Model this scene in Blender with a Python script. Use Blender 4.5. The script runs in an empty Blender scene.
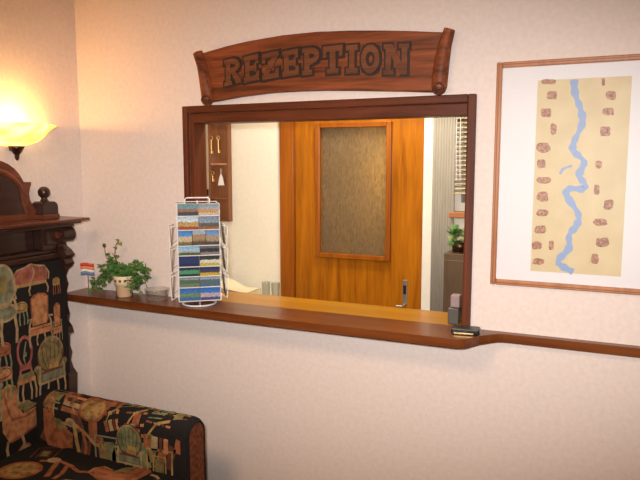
import bpy, bmesh, math, random
from mathutils import Vector, Matrix
random.seed(7)
S = bpy.context.scene
COL = S.collection
PI = math.pi

# ------------------------------------------------------------------ camera
CAM = Vector((0, -2.4, 1.64)); YAW, PITCH, F = 0.4299, 0.119, 646.8
FWD = Vector((-math.sin(YAW)*math.cos(PITCH), math.cos(YAW)*math.cos(PITCH), -math.sin(PITCH)))
RGT = Vector((math.cos(YAW), math.sin(YAW), 0)); UP = RGT.cross(FWD)
cd = bpy.data.cameras.new('camera'); cam = bpy.data.objects.new('camera', cd); COL.objects.link(cam)
cd.sensor_width = 36; cd.lens = F/640*36; cd.clip_start = .02
cam.matrix_world = Matrix(((RGT.x, UP.x, -FWD.x, CAM.x), (RGT.y, UP.y, -FWD.y, CAM.y), (RGT.z, UP.z, -FWD.z, CAM.z), (0, 0, 0, 1)))
S.camera = cam

def at(px, py, ax, v):
    """the point of the plane <ax> = v that the photo shows at px, py (used to measure the place)"""
    d = FWD*F + RGT*(px-320) - UP*(py-240)
    i = 'xyz'.index(ax)
    return CAM + d*((v-CAM[i])/d[i])

# ------------------------------------------------------------------ materials
def mat(name, col, rough=.5, metal=0, spec=.5, coat=0, emit=None, es=0, trans=0, alpha=1, ior=1.45):
    m = bpy.data.materials.new(name); m.use_nodes = True
    b = m.node_tree.nodes['Principled BSDF']
    b.inputs['Base Color'].default_value = (*col, 1); b.inputs['Roughness'].default_value = rough
    b.inputs['Metallic'].default_value = metal; b.inputs['Specular IOR Level'].default_value = spec
    b.inputs['Coat Weight'].default_value = coat; b.inputs['Coat Roughness'].default_value = .12
    b.inputs['Transmission Weight'].default_value = trans; b.inputs['IOR'].default_value = ior
    b.inputs['Alpha'].default_value = alpha
    if emit: b.inputs['Emission Color'].default_value = (*emit, 1); b.inputs['Emission Strength'].default_value = es
    return m
def nt(m): return m.node_tree, m.node_tree.nodes, m.node_tree.links, m.node_tree.nodes['Principled BSDF']
def ramp(nodes, stops):
    r = nodes.new('ShaderNodeValToRGB'); e = r.color_ramp.elements
    while len(e) < len(stops): e.new(.5)
    for k, (p, c) in enumerate(stops): e[k].position = p; e[k].color = (*c, 1)
    return r
def coords(t, scale, kind='Object'):
    tc = t.nodes.new('ShaderNodeTexCoord'); mp = t.nodes.new('ShaderNodeMapping'); mp.inputs['Scale'].default_value = scale
    t.links.new(tc.outputs[kind], mp.inputs['Vector']); return mp
def mottled(name, c1, c2, scale=40, rough=.85, bump=.1, spec=.2, detail=4, stretch=(1, 1, 1), bscale=None, lo=.35, hi=.65):
    m = mat(name, c1, rough, spec=spec); t, n, l, b = nt(m)
    mp = coords(t, stretch)
    nz = n.new('ShaderNodeTexNoise'); nz.inputs['Scale'].default_value = scale; nz.inputs['Detail'].default_value = detail
    l.new(mp.outputs[0], nz.inputs['Vector'])
    r = ramp(n, [(lo, c1), (hi, c2)]); l.new(nz.outputs['Fac'], r.inputs[0]); l.new(r.outputs[0], b.inputs['Base Color'])
    if bump:
        nb = n.new('ShaderNodeTexNoise'); nb.inputs['Scale'].default_value = bscale or scale*3; nb.inputs['Detail'].default_value = 3
        l.new(mp.outputs[0], nb.inputs['Vector'])
        bp = n.new('ShaderNodeBump'); bp.inputs['Strength'].default_value = bump; bp.inputs['Distance'].default_value = .003
        l.new(nb.outputs['Fac'], bp.inputs['Height']); l.new(bp.outputs[0], b.inputs['Normal'])
    return m
def wood(name, c1, c2, axis='x', rough=.35, scale=1, bump=.08, coat=.2, spec=.5):
    m = mat(name, c1, rough, coat=coat, spec=spec); t, n, l, b = nt(m)
    s = {'x': (2, 28, 28), 'y': (28, 2, 28), 'z': (28, 28, 2)}[axis]
    mp = coords(t, tuple(v*scale for v in s))
    n1 = n.new('ShaderNodeTexNoise'); n1.inputs['Scale'].default_value = 1; n1.inputs['Detail'].default_value = 6; n1.inputs['Distortion'].default_value = .6
    l.new(mp.outputs[0], n1.inputs['Vector'])
    n2 = n.new('ShaderNodeTexNoise'); n2.inputs['Scale'].default_value = 5; n2.inputs['Detail'].default_value = 2
    l.new(mp.outputs[0], n2.inputs['Vector'])
    mx = n.new('ShaderNodeMath'); mx.operation = 'MULTIPLY_ADD'; mx.inputs[1].default_value = .35
    l.new(n2.outputs['Fac'], mx.inputs[0]); l.new(n1.outputs['Fac'], mx.inputs[2])
    r = ramp(n, [(.45, c1), (.9, c2)]); l.new(mx.outputs[0], r.inputs[0]); l.new(r.outputs[0], b.inputs['Base Color'])
    bp = n.new('ShaderNodeBump'); bp.inputs['Strength'].default_value = bump; bp.inputs['Distance'].default_value = .002
    l.new(mx.outputs[0], bp.inputs['Height']); l.new(bp.outputs[0], b.inputs['Normal'])
    return m

M = {}
M['paper'] = mottled('pink_wallpaper', (.785, .685, .625), (.74, .635, .575), scale=55, bump=.35, bscale=150, rough=.8, detail=6)
M['cream'] = mottled('cream_plaster', (.82, .775, .65), (.79, .74, .60), scale=40, bump=.1)
M['white'] = mottled('white_paint', (.82, .78, .68), (.78, .74, .64), scale=20, bump=.05, rough=.6)
M['ceil'] = mottled('ceiling_paint', (.8, .77, .72), (.76, .73, .68), scale=30)
M['carpet'] = mottled('brown_carpet', (.16, .09, .06), (.24, .14, .09), scale=120, bump=.4)
M['frame_x'] = wood('brown_frame_wood_across', (.066, .014, .005), (.145, .036, .012), 'x', .45, coat=.03, spec=.3)
M['frame_z'] = wood('brown_frame_wood_upright', (.066, .014, .005), (.145, .036, .012), 'z', .45, coat=.03, spec=.3)
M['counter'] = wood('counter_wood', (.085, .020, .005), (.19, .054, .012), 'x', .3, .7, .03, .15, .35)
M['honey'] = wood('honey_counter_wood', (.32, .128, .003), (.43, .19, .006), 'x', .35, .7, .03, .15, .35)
M['sign'] = wood('carved_sign_wood', (.055, .013, .004), (.31, .080, .026), 'x', .5, .9, .8, .03, .3)
M['letter'] = wood('letter_wood', (.085, .026, .011), (.20, .066, .026), 'x', .5, 1.5, .3, .03, .3)
M['groove'] = wood('dark_groove_wood', (.014, .006, .004), (.035, .014, .008), 'x', .6, 1.5, .2, 0)
M['door'] = wood('orange_door_veneer', (.22, .060, .001), (.47, .160, .004), 'z', .33, .8, .03, .1, .3)
M['door_dark'] = wood('door_casing_wood', (.20, .048, .002), (.36, .105, .005), 'z', .33, .8, .03, .1, .3)
M['keywood'] = wood('key_cabinet_wood', (.15, .048, .013), (.24, .085, .026), 'z', .4)
M['oak'] = wood('dark_carved_oak', (.020, .007, .004), (.052, .018, .010), 'y', .35, 1, .1, .3)
M['oak_red'] = wood('red_brown_carved_oak', (.08, .018, .006), (.19, .046, .016), 'y', .35, 1, .1, .3)
M['picframe'] = wood('picture_frame_wood', (.36, .14, .055), (.52, .23, .10), 'z', .35)
M['picframe_dark'] = mat('picture_frame_edge', (.24, .08, .03), .4)
M['mount'] = mat('white_mount_board', (.72, .70, .71), .7)
M['mappaper'] = mottled('yellow_map_paper', (.64, .52, .29), (.58, .46, .25), scale=14, bump=0)
M['river'] = mat('river_blue', (.21, .31, .53), .7)
M['trail'] = mat('map_road_tan', (.66, .47, .24), .7)
M['vignette'] = mottled('brown_vignette_print', (.20, .055, .03), (.50, .26, .13), scale=150, bump=0)
M['brass'] = mat('brass', (.75, .52, .18), .3, 1)
M['bronze'] = mat('dark_bronze', (.09, .05, .03), .35, .9)
M['steel'] = mat('dull_steel', (.45, .42, .36), .35, .9)
M['black'] = mat('black_plastic', (.012, .012, .012), .35)
M['grey'] = mat('grey_plastic', (.085, .08, .07), .45)
M['pinkgrey'] = mat('pink_grey_plastic', (.30, .22, .21), .5)
M['goldedge'] = mat('gold_edge', (.62, .47, .20), .35, .6)
M['wire'] = mat('white_wire', (.82, .80, .80), .35)
m = bpy.data.materials.new('clear_thin_glass'); m.use_nodes = True; t = m.node_tree; n = t.nodes; l = t.links
gl = n.new('ShaderNodeBsdfGlossy'); gl.inputs['Roughness'].default_value = .05
tp = n.new('ShaderNodeBsdfTransparent'); tp.inputs['Color'].default_value = (.93, .94, .93, 1); mx = n.new('ShaderNodeMixShader'); lw = n.new('ShaderNodeLayerWeight'); lw.inputs['Blend'].default_value = .13
l.new(lw.outputs['Facing'], mx.inputs[0]); l.new(tp.outputs[0], mx.inputs[1]); l.new(gl.outputs[0], mx.inputs[2]); l.new(mx.outputs[0], n['Material Output'].inputs['Surface'])
M['glass'] = m
M['pot_lo'] = mat('beige_pot', (.62, .43, .25), .55)
M['pot_hi'] = mat('cream_pot_rim', (.78, .66, .42), .5)
M['potspot'] = mat('brown_pot_flower', (.16, .06, .02), .6)
M['soil'] = mottled('soil', (.05, .03, .02), (.08, .05, .03), scale=80)
M['leaf'] = mottled('ivy_leaf', (.035, .115, .022), (.085, .21, .05), scale=25, rough=.45, bump=0, spec=.4)
M['leaf_pale'] = mottled('pale_ivy_leaf', (.22, .25, .08), (.13, .19, .06), scale=25, rough=.45, bump=0)
M['stem'] = mat('plant_stem', (.14, .10, .03), .6)
M['bud'] = mat('dark_bud', (.08, .07, .02), .6)
M['red'] = mat('red_print', (.60, .055, .03), .5); M['orange'] = mat('orange_print', (.75, .25, .08), .5)
M['blue'] = mat('blue_print', (.12, .22, .40), .5); M['whitep'] = mat('white_print', (.8, .76, .7), .5)
M['curtain'] = mottled('grey_curtain_cloth', (.29, .265, .215), (.26, .235, .19), scale=60, stretch=(1, 1, .1))
M['blind'] = mat('cream_blind_slat', (.50, .41, .26), .5)
M['sillwood'] = mat('red_brown_sill', (.38, .15, .05), .4)
M['cabwood'] = wood('brown_cabinet_wood', (.075, .045, .02), (.12, .07, .03), 'z', .5)
M['desk'] = wood('pale_desk_wood', (.60, .47, .26), (.66, .52, .30), 'x', .4)
M['sheet'] = mottled('cream_paper_sheet', (.82, .75, .52), (.76, .68, .44), scale=12, bump=0, rough=.7)
M['fabric'] = mottled('black_tapestry', (.008, .007, .008), (.020, .016, .014), scale=400, bump=.2, rough=.9)
M['rustfab'] = mottled('rust_tapestry', (.10, .026, .012), (.20, .065, .025), scale=60, bump=.2, rough=.9)
FAB = dict(rust=(.30, .105, .045), peach=(.46, .20, .085), olive=(.21, .165, .065), sage=(.20, .20, .12), gold=(.36, .22, .075),
           pink=(.33, .10, .075), tan=(.36, .25, .13), brown=(.13, .05, .03), dark=(.012, .01, .01), green=(.17, .20, .09))
for k, c in FAB.items(): M['f_'+k] = mottled('tapestry_'+k, tuple(v*.5 for v in c), c, scale=34, bump=.2, rough=.9, detail=5, bscale=300, lo=.33, hi=.6)

# textured pane of the office door: rippled, lets light through
m = bpy.data.materials.new('rippled_door_glass'); m.use_nodes = True; t = m.node_tree; n = t.nodes; l = t.links
b = n['Principled BSDF']; out = n['Material Output']
b.inputs['Base Color'].default_value = (.20, .155, .085, 1); b.inputs['Roughness'].default_value = .16; b.inputs['Specular IOR Level'].default_value = .9
mp = coords(t, (150, 150, 26)); nz = n.new('ShaderNodeTexNoise'); nz.inputs['Scale'].default_value = 1; nz.inputs['Detail'].default_value = 3; nz.inputs['Distortion'].default_value = 1.2
l.new(mp.outputs[0], nz.inputs['Vector'])
bp = n.new('ShaderNodeBump'); bp.inputs['Strength'].default_value = .9; bp.inputs['Distance'].default_value = .012
l.new(nz.outputs['Fac'], bp.inputs['Height']); l.new(bp.outputs[0], b.inputs['Normal'])
tr = n.new('ShaderNodeBsdfTranslucent'); r = ramp(n, [(.35, (.42, .31, .14)), (.62, (.95, .76, .40))]); l.new(nz.outputs['Fac'], r.inputs[0]); l.new(r.outputs[0], tr.inputs['Color'])
mx = n.new('ShaderNodeMixShader'); mx.inputs[0].default_value = .5
l.new(b.outputs[0], mx.inputs[1]); l.new(tr.outputs[0], mx.inputs[2]); l.new(mx.outputs[0], out.inputs['Surface'])
M['ripple'] = m
# alabaster bowl of the wall lamp: lit glass
m = mat('lit_alabaster_glass', (.9, .7, .35), .35, emit=(1, .62, .16), es=2.0); t, n, l, b = nt(m)
mp = coords(t, (1, 1, 1)); nz = n.new('ShaderNodeTexNoise'); nz.inputs['Scale'].default_value = 14; nz.inputs['Detail'].default_value = 4; l.new(mp.outputs[0], nz.inputs['Vector'])
r = ramp(n, [(.38, (.80, .36, .05)), (.62, (1, .74, .27))]); l.new(nz.outputs['Fac'], r.inputs[0]); l.new(r.outputs[0], b.inputs['Emission Color'])
M['alabaster'] = m; AL = b
# picture glass: thin sheet, mostly see-through, faint reflection
m = bpy.data.materials.new('picture_glass'); m.use_nodes = True; t = m.node_tree; n = t.nodes; l = t.links
gl = n.new('ShaderNodeBsdfGlossy'); gl.inputs['Roughness'].default_value = .5
tp = n.new('ShaderNodeBsdfTransparent'); mx = n.new('ShaderNodeMixShader'); mx.inputs[0].default_value = .03
l.new(tp.outputs[0], mx.inputs[1]); l.new(gl.outputs[0], mx.inputs[2]); l.new(mx.outputs[0], n['Material Output'].inputs['Surface'])
M['picglass'] = m
# window pane
m = bpy.data.materials.new('window_glass'); m.use_nodes = True; t = m.node_tree; n = t.nodes; l = t.links
gl = n.new('ShaderNodeBsdfGlossy'); gl.inputs['Roughness'].default_value = .02
tp = n.new('ShaderNodeBsdfTransparent'); mx = n.new('ShaderNodeMixShader'); mx.inputs[0].default_value = .06
l.new(tp.outputs[0], mx.inputs[1]); l.new(gl.outputs[0], mx.inputs[2]); l.new(mx.outputs[0], n['Material Output'].inputs['Surface'])
M['pane'] = m

# ------------------------------------------------------------------ mesh builder
class MB:
    def __init__(self): self.v = []; self.f = []; self.mi = []; self.ms = []; self.sm = []
    def m(self, name):
        if name not in self.ms: self.ms.append(name)
        return self.ms.index(name)
    def add(self, vs, fs, mn, smooth=False):
        o = len(self.v); k = self.m(mn); self.v += [tuple(p) for p in vs]
        for f in fs: self.f.append([i+o for i in f]); self.mi.append(k); self.sm.append(smooth)
        return self
    def box(self, x0, x1, y0, y1, z0, z1, mn):
        vs = [(x, y, z) for x in (x0, x1) for y in (y0, y1) for z in (z0, z1)]
        return self.add(vs, [(0, 1, 3, 2), (4, 6, 7, 5), (0, 4, 5, 1), (2, 3, 7, 6), (0, 2, 6, 4), (1, 5, 7, 3)], mn)
    def prism(self, pts, fn, a, b, mn, smooth=False):
        """closed outline pts (2-D); fn(p, q, depth) -> 3-D; extruded from depth a to b"""
        k = len(pts); vs = [fn(p[0], p[1], a) for p in pts]+[fn(p[0], p[1], b) for p in pts]
        self.add(vs, [(i, (i+1) % k, k+(i+1) % k, k+i) for i in range(k)], mn, smooth)
        return self.add(vs, [tuple(range(k-1, -1, -1)), tuple(range(k, 2*k))], mn)
    def tube(self, pts, r, mn, n=8, closed=False, caps=True):
        P = [Vector(p) for p in pts]; K = len(P); R = r if isinstance(r, (list, tuple)) else [r]*K
        vs = []; up = None
        for i, p in enumerate(P):
            a = P[(i-1) % K] if (closed or i > 0) else P[0]; c = P[(i+1) % K] if (closed or i < K-1) else P[-1]
            d = (c-a).normalized()
            if up is None: up = d.orthogonal().normalized()
            up = (up-d*up.dot(d)).normalized(); sd = d.cross(up)
            for j in range(n):
                an = 2*PI*j/n; vs.append(p+(up*math.cos(an)+sd*math.sin(an))*R[i])
        fs = [(i*n+j, i*n+(j+1) % n, ((i+1) % K)*n+(j+1) % n, ((i+1) % K)*n+j) for i in range(K if closed else K-1) for j in range(n)]
        self.add(vs, fs, mn, True)
        if caps and not closed: self.add(vs[:n], [tuple(range(n-1, -1, -1))], mn); self.add(vs[-n:], [tuple(range(n))], mn)
        return self
    def lathe(self, prof, c, mn, n=24, a0=0, a1=2*PI, sy=1):
        full = abs(a1-a0-2*PI) < 1e-6; N = n if full else n+1; vs = []
        for r, z in prof:
            for j in range(N):
                an = a0+(a1-a0)*j/n; vs.append((c[0]+r*math.cos(an), c[1]+r*math.sin(an)*sy, c[2]+z))
        fs = [(i*N+j, i*N+(j+1) % N, (i+1)*N+(j+1) % N, (i+1)*N+j) for i in range(len(prof)-1) for j in range(n)]
        return self.add(vs, fs, mn, True)
    def ball(self, c, r, mn, n=14, sx=1, sy=1, sz=1):
        vs = []; k = n//2
        for i in range(k+1):
            t = PI*i/k
            for j in range(n): vs.append((c[0]+sx*r*math.sin(t)*math.cos(2*PI*j/n), c[1]+sy*r*math.sin(t)*math.sin(2*PI*j/n), c[2]+sz*r*math.cos(t)))
        return self.add(vs, [(i*n+j, i*n+(j+1) % n, (i+1)*n+(j+1) % n, (i+1)*n+j) for i in range(k) for j in range(n)], mn, True)
    def build(self, name, parent=None, bevel=0, origin=None, seg=2):
        o = Vector(origin) if origin is not None else Vector((0, 0, 0))
        if parent is not None and origin is None: o = Vector(parent.get('_o', (0, 0, 0)))
        me = bpy.data.meshes.new(name); me.from_pydata([tuple(Vector(p)-o) for p in self.v], [], self.f)
        for s in self.ms: me.materials.append(M[s])
        for p, k, s in zip(me.polygons, self.mi, self.sm): p.material_index = k; p.use_smooth = s
        bm = bmesh.new(); bm.from_mesh(me)
        if not getattr(self, 'open', False): bmesh.ops.recalc_face_normals(bm, faces=bm.faces)
        bm.to_mesh(me); bm.free()
        ob = bpy.data.objects.new(name, me); COL.objects.link(ob)
        if parent is not None: ob.parent = parent
        else: ob.location = o
        if bevel:
            bv = ob.modifiers.new('bevel', 'BEVEL'); bv.width = bevel; bv.segments = seg; bv.limit_method = 'ANGLE'; bv.angle_limit = .7
            bv.harden_normals = False
        return ob
def tag(o, label=None, cat=None, group=None, kind=None):
    if label: o['label'] = label
    if cat: o['category'] = cat
    if group: o['group'] = group
    if kind: o['kind'] = kind
    return o
def thing(name, loc, label, cat, group=None):
    """an Empty at the thing's base; its parts are built in world coordinates around it"""
    o = bpy.data.objects.new(name, None); COL.objects.link(o); o.location = loc; o.empty_display_size = .05
    PEND[o.name] = Vector(loc); return tag(o, label, cat, group)
PEND = {}
def part(mb, name, parent, bevel=0, seg=2):
    root = parent
    while root.parent: root = root.parent
    return mb.build(name, parent, bevel, PEND.get(root.name, Vector(root.location)), seg)
def struct(mb, name, parent=None, bevel=0):
    o = mb.build(name, parent, bevel, Vector((0, 0, 0)))
    if parent is None: o['kind'] = 'structure'
    return o
def B(*a): return MB().box(*a)

# ------------------------------------------------------------------ the room
LW = -2.38; CEIL = 2.62; TH = .09
HX0, HX1, HZ0, HZ1 = -1.735, -.505, 1.021, 1.855        # the hatch opening inside its casing
w = MB(); w.box(LW, HX0, 0, TH, 0, CEIL, 'paper'); w.box(HX1, 2.6, 0, TH, 0, CEIL, 'paper')
w.box(HX0, HX1, 0, TH, 0, HZ0-.032, 'paper'); w.box(HX0, HX1, 0, TH, HZ1, CEIL, 'paper'); struct(w, 'wall_back')
struct(B(LW-.12, LW, -4.3, 2.6, 0, CEIL, 'paper'), 'wall_left')
struct(B(2.6, 2.72, -4.3, 2.6, 0, CEIL, 'paper'), 'wall_right')
struct(B(LW, 2.6, -4.42, -4.3, 0, CEIL, 'paper'), 'wall_front')
struct(B(LW-.12, 2.72, -4.42, 2.6, -.08, 0, 'carpet'), 'floor')
struct(B(LW-.12, 2.72, -4.42, 2.6, CEIL, CEIL+.08, 'ceil'), 'ceiling')
# office behind the hatch: far wall with door and window, hallway behind the door
OY = 1.0
DX0, DX1, DZ = -1.815, -.945, 2.06
WX0, WX1, WZ0, WZ1 = -.79, -.05, 1.385, 2.10
w = MB(); w.box(LW, DX0, OY, OY+.1, 0, CEIL, 'cream'); w.box(DX1, WX0, OY, OY+.1, 0, CEIL, 'cream'); w.box(DX0, DX1, OY, OY+.1, DZ, CEIL, 'cream')
w.box(WX0, WX1, OY, OY+.1, 0, WZ0, 'cream'); w.box(WX0, WX1, OY, OY+.1, WZ1, CEIL, 'cream'); w.box(WX1, 2.6, OY, OY+.1, 0, CEIL, 'cream'); struct(w, 'wall_far')
struct(B(LW, -.9, 2.5, 2.6, 0, CEIL, 'cream'), 'wall_hallway')
struct(B(-.9, -.82, OY+.1, 2.6, 0, CEIL, 'cream'), 'wall_hallway_right')

# door in the far wall
d = struct(B(-1.722, -.952, OY+.01, OY+.05, .01, DZ-.01, 'door'), 'door_1')
me = MB()   # leaf with an opening for its pane
GX0, GX1, GZ0, GZ1 = -1.56, -1.155, 1.118, 1.838
for a in ((-1.722, GX0, .01, DZ-.02), (GX1, -.952, .01, DZ-.02), (GX0, GX1, .01, GZ0), (GX0, GX1, GZ1, DZ-.02)): me.box(a[0], a[1], OY+.01, OY+.05, a[2], a[3], 'door')
bpy.data.objects.remove(d); d = struct(me, 'door_1')
struct(B(GX0, GX1, OY+.025, OY+.033, GZ0, GZ1, 'ripple'), 'door_pane', d)
me = MB()
for a in ((GX0-.026, GX0+.003, GZ0-.026, GZ1+.026), (GX1-.003, GX1+.026, GZ0-.026, GZ1+.026), (GX0+.003, GX1-.003, GZ0-.026, GZ0+.003), (GX0+.003, GX1-.003, GZ1-.003, GZ1+.026)): me.box(a[0], a[1], OY-.012, OY+.012, a[2], a[3], 'door_dark')
struct(me, 'pane_moulding', d, .004)
me = MB(); me.box(-1.058, -1.030, OY+.004, OY+.0105, .86, .995, 'steel'); lk = struct(me, 'lock_plate', d, .003)
struct(B(-1.052, -1.036, OY+.0015, OY+.006, .915, .965, 'black'), 'finger_recess', lk)
me = MB(); me.tube([(-1.045, OY+.01, .852), (-1.045, OY-.035, .852)], .009, 'steel'); me.tube([(-1.045, OY-.035, .852), (-1.08, OY-.035, .852)], .008, 'steel'); struct(me, 'door_handle', d)
me = MB(); me.box(DX0, -1.725, OY-.015, OY+.1, 0, DZ, 'door_dark'); me.box(-1.725, DX1-.004, OY-.015, OY+.1, DZ-.018, DZ, 'door_dark'); me.box(-.951, DX1, OY-.004, OY+.1, 0, DZ-.018, 'door_dark'); struct(me, 'trim_1', None, .003)
me = MB(); me.box(DX1+.001, -.893, OY-.02, OY, 0, DZ+.06, 'white'); struct(me, 'trim_2', None, .003)

# window of the office
me = MB()
for a in ((WX0, WX0+.04, WZ0, WZ1), (WX1-.04, WX1, WZ0, WZ1), (WX0+.04, WX1-.04, WZ0, WZ0+.045), (WX0+.04, WX1-.04, WZ1-.045, WZ1)): me.box(a[0], a[1], OY+.03, OY+.08, a[2], a[3], 'white')
wi = struct(me, 'window_1'); struct(B(WX0+.04, WX1-.04, OY+.05, OY+.056, WZ0+.045, WZ1-.045, 'pane'), 'window_pane', wi)
struct(B(WX0-.0, WX1+.03, OY-.07, OY+.028, WZ0-.03, WZ0, 'sillwood'), 'window_sill', wi, .004)
bl = thing('window_blind', (-.42, OY-.02, WZ1), 'cream slatted blind with pull cords at the right edge of the hatch view', 'blind')
part(B(WX0+.01, WX1-.01, OY-.04, OY-.005, WZ1-.04, WZ1, 'blind'), 'headrail', bl)
me = MB()
for k in range(24):
    z = WZ1-.06-k*.024
    me.add([(WX0+.012, OY-.036, z-.008), (WX1-.012, OY-.036, z-.008), (WX1-.012, OY-.014, z+.008), (WX0+.012, OY-.014, z+.008)], [(0, 1, 2, 3)], 'blind')
me.open = True; part(me, 'slats', bl)
for cx in (-.765, -.745):
    part(MB().tube([(cx, OY-.045, WZ1-.03), (cx, OY-.047, 1.72), (cx+.004, OY-.045, 1.55)], .0025, 'wire', 6), 'pull_cord', bl)
# ------------------------------------------------------------------ hatch casing, counter
me = MB(); CX0, CX1, CT = -1.760, -.476, 1.886
me.box(CX0, HX0, -.022, .0, HZ0, CT, 'frame_z'); me.box(HX1, CX1, -.022, .0, HZ0, CT, 'frame_z'); me.box(HX0, HX1, -.022, .0, HZ1, CT, 'frame_x')
hatch = struct(me, 'trim_3', None, .004)
me = MB(); IX0, IX1, IZ = -1.713, -.510, 1.812
me.box(HX0, IX0, -.004, TH+.002, HZ0, HZ1, 'frame_z'); me.box(IX1, HX1, -.004, TH+.002, HZ0, HZ1, 'frame_z'); me.box(IX0, IX1, -.004, TH+.002, IZ, HZ1, 'frame_x')
struct(me, 'trim_4', None, .004)
def arc(cx, cy, r, a0, a1, n=6): return [(cx+r*math.cos(math.radians(a0+(a1-a0)*i/n)), cy+r*math.sin(math.radians(a0+(a1-a0)*i/n))) for i in range(n+1)]
outl = [(LW, -.0), (LW, -.158), (-1.9, -.168), (-1.4, -.178), (-.53, -.178)]
outl += arc(-.50, -.128, .05, -90, -38, 5)+[(-.425, -.098), (-.385, -.056)]+[(-.37, -.043), (-.352, -.036), (-.33, -.034)]
outl += [(2.6, -.034), (2.6, 0), (HX1, 0), (HX1, .012), (HX0, .012), (HX0, 0)]
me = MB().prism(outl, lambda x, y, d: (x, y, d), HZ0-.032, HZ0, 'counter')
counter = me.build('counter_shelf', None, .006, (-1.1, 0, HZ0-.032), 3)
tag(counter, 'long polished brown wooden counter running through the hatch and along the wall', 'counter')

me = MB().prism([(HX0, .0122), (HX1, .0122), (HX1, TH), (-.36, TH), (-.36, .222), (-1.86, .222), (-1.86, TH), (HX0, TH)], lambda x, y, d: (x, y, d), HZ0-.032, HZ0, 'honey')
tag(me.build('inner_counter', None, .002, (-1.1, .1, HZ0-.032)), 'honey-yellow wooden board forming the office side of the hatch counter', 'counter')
# ------------------------------------------------------------------ carved sign
YS = -.036
sg = thing('carved_sign', (-1.14, -.002, 1.90), 'carved brown wooden scroll sign with raised word above the hatch', 'sign')
top = [at(*p, 'y', YS) for p in ((200, 53.6), (226, 46), (248, 40.8), (282, 35), (316, 31.5), (350, 30.3), (384, 30.2), (410, 30.7), (443, 32))]
bot = [at(*p, 'y', YS) for p in ((206, 102.6), (240, 96.5), (270, 92.7), (298, 91), (325, 90.3), (352, 90.4), (379, 90.8), (405, 91.3), (436, 92.2))]
me = MB(); nv = len(top); vs = []
for y in (YS, -.002):
    for q in (top, bot):
        vs += [(p.x, y, p.z) for p in q]
fs = [(i, i+1, nv+i+1, nv+i) for i in range(nv-1)]+[(2*nv+i, 3*nv+i, 3*nv+i+1, 2*nv+i+1) for i in range(nv-1)]
fs += [(i, 2*nv+i, 2*nv+i+1, i+1) for i in range(nv-1)]+[(nv+i, nv+i+1, 3*nv+i+1, 3*nv+i) for i in range(nv-1)]
fs += [(0, nv, 3*nv, 2*nv), (nv-1, 3*nv-1, 4*nv-1, 2*nv-1)]
me.add(vs, fs, 'sign'); part(me, 'plank', sg, .006)
def roll(pts, rad):
    P = [at(*p, 'y', YS) for p in pts]; P = [Vector((p.x, -.034, p.z)) for p in P]
    me = MB(); me.tube(P, rad, 'sign', 14)
    e = part(me, 'scroll_end', sg)
    # the curl seen at the lower end
    c = P[-1]; me = MB(); sp = []
    nn = Vector((.25, -.85, -.46)).normalized(); e1 = nn.cross(Vector((0, 0, 1))).normalized(); e2 = e1.cross(nn)
    o_ = c+Vector((0, -.004, .004))
    me.tube([o_-nn*.012, o_+nn*.014, o_+nn*.018], [.026, .026, .023], 'sign', 18)
    for k in range(26):
        a = k*.5; q = .022-.00072*k; sp.append(o_+nn*.0185+e1*(q*math.cos(a))+e2*(q*math.sin(a)))
    me.tube(sp, .0024, 'groove', 6); part(me, 'scroll_curl', e)
roll([(197.5, 53), (202.5, 66), (205.5, 80), (207.5, 92), (208, 100)], [.022, .025, .028, .030, .029])
roll([(449.5, 29), (445, 44), (442, 60), (440, 76), (439, 88)], [.020, .024, .027, .029, .028])
# slab letters of the word
def R_(x0, y0, x1, y1): return [(x0, y0), (x1, y0), (x1, y1), (x0, y1)]
def bowl(x0, x1, y0, y1, t, n=10):
    """half ring opening to the left, as quads"""
    cy = (y0+y1)/2; q = []
    for i in range(n):
        pr = []
        for a in (-PI/2+PI*i/n, -PI/2+PI*(i+1)/n):
            pr.append(((x0+(x1-x0)*math.cos(a), cy+(y1-y0)/2*math.sin(a)), (x0+(x1-x0-t)*math.cos(a), cy+((y1-y0)/2-t*.8)*math.sin(a))))
        q.append([pr[0][0], pr[1][0], pr[1][1], pr[0][1]])
    return q
T = .24
def ringO(n=20):
    q = []
    for i in range(n):
        pr = [((.5+.5*math.cos(a), .5+.5*math.sin(a)), (.5+.24*math.cos(a), .5+.26*math.sin(a))) for a in (2*PI*i/n, 2*PI*(i+1)/n)]
        q.append([pr[0][0], pr[1][0], pr[1][1], pr[0][1]])
    return q
GL = {
 'R': [R_(.1, 0, .38, 1), R_(0, 0, .46, .15), R_(0, .85, .5, 1)]+bowl(.36, .92, .42, 1, .26)+[[(.42, .46), (.66, .48), (1, .12), (1, 0), (.72, 0)]],
 'E': [R_(.1, 0, .4, 1), R_(0, 0, 1, .2), R_(0, .8, .96, 1), R_(.3, .4, .78, .6), R_(.8, .1, 1, .36), R_(.76, .66, .96, .9), R_(.68, .34, .82, .66)],
 'Z': [R_(0, .8, 1, 1), R_(0, 0, 1, .2), [(0, .15), (.36, .15), (1, .85), (.64, .85)], R_(0, .64, .2, .9), R_(.8, .1, 1, .36)],
 'P': [R_(.12, 0, .42, 1), R_(0, 0, .56, .17), R_(0, .85, .5, 1)]+bowl(.4, 1, .36, 1, .28),
 'T': [R_(.35, 0, .65, 1), R_(.2, 0, .8, .17), R_(0, .8, 1, 1), R_(0, .6, .18, .9), R_(.82, .6, 1, .9)],
 'I': [R_(.3, 0, .72, 1), R_(.04, 0, .96, .18), R_(.04, .82, .96, 1)],
 'O': ringO(),
 'N': [R_(.08, 0, .3, 1), R_(.72, 0, .94, 1), [(.08, 1), (.36, 1), (.94, 0), (.66, 0)], R_(0, 0, .4, .15), R_(0, .86, .3, 1), R_(.6, .86, 1, 1)]}
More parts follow.
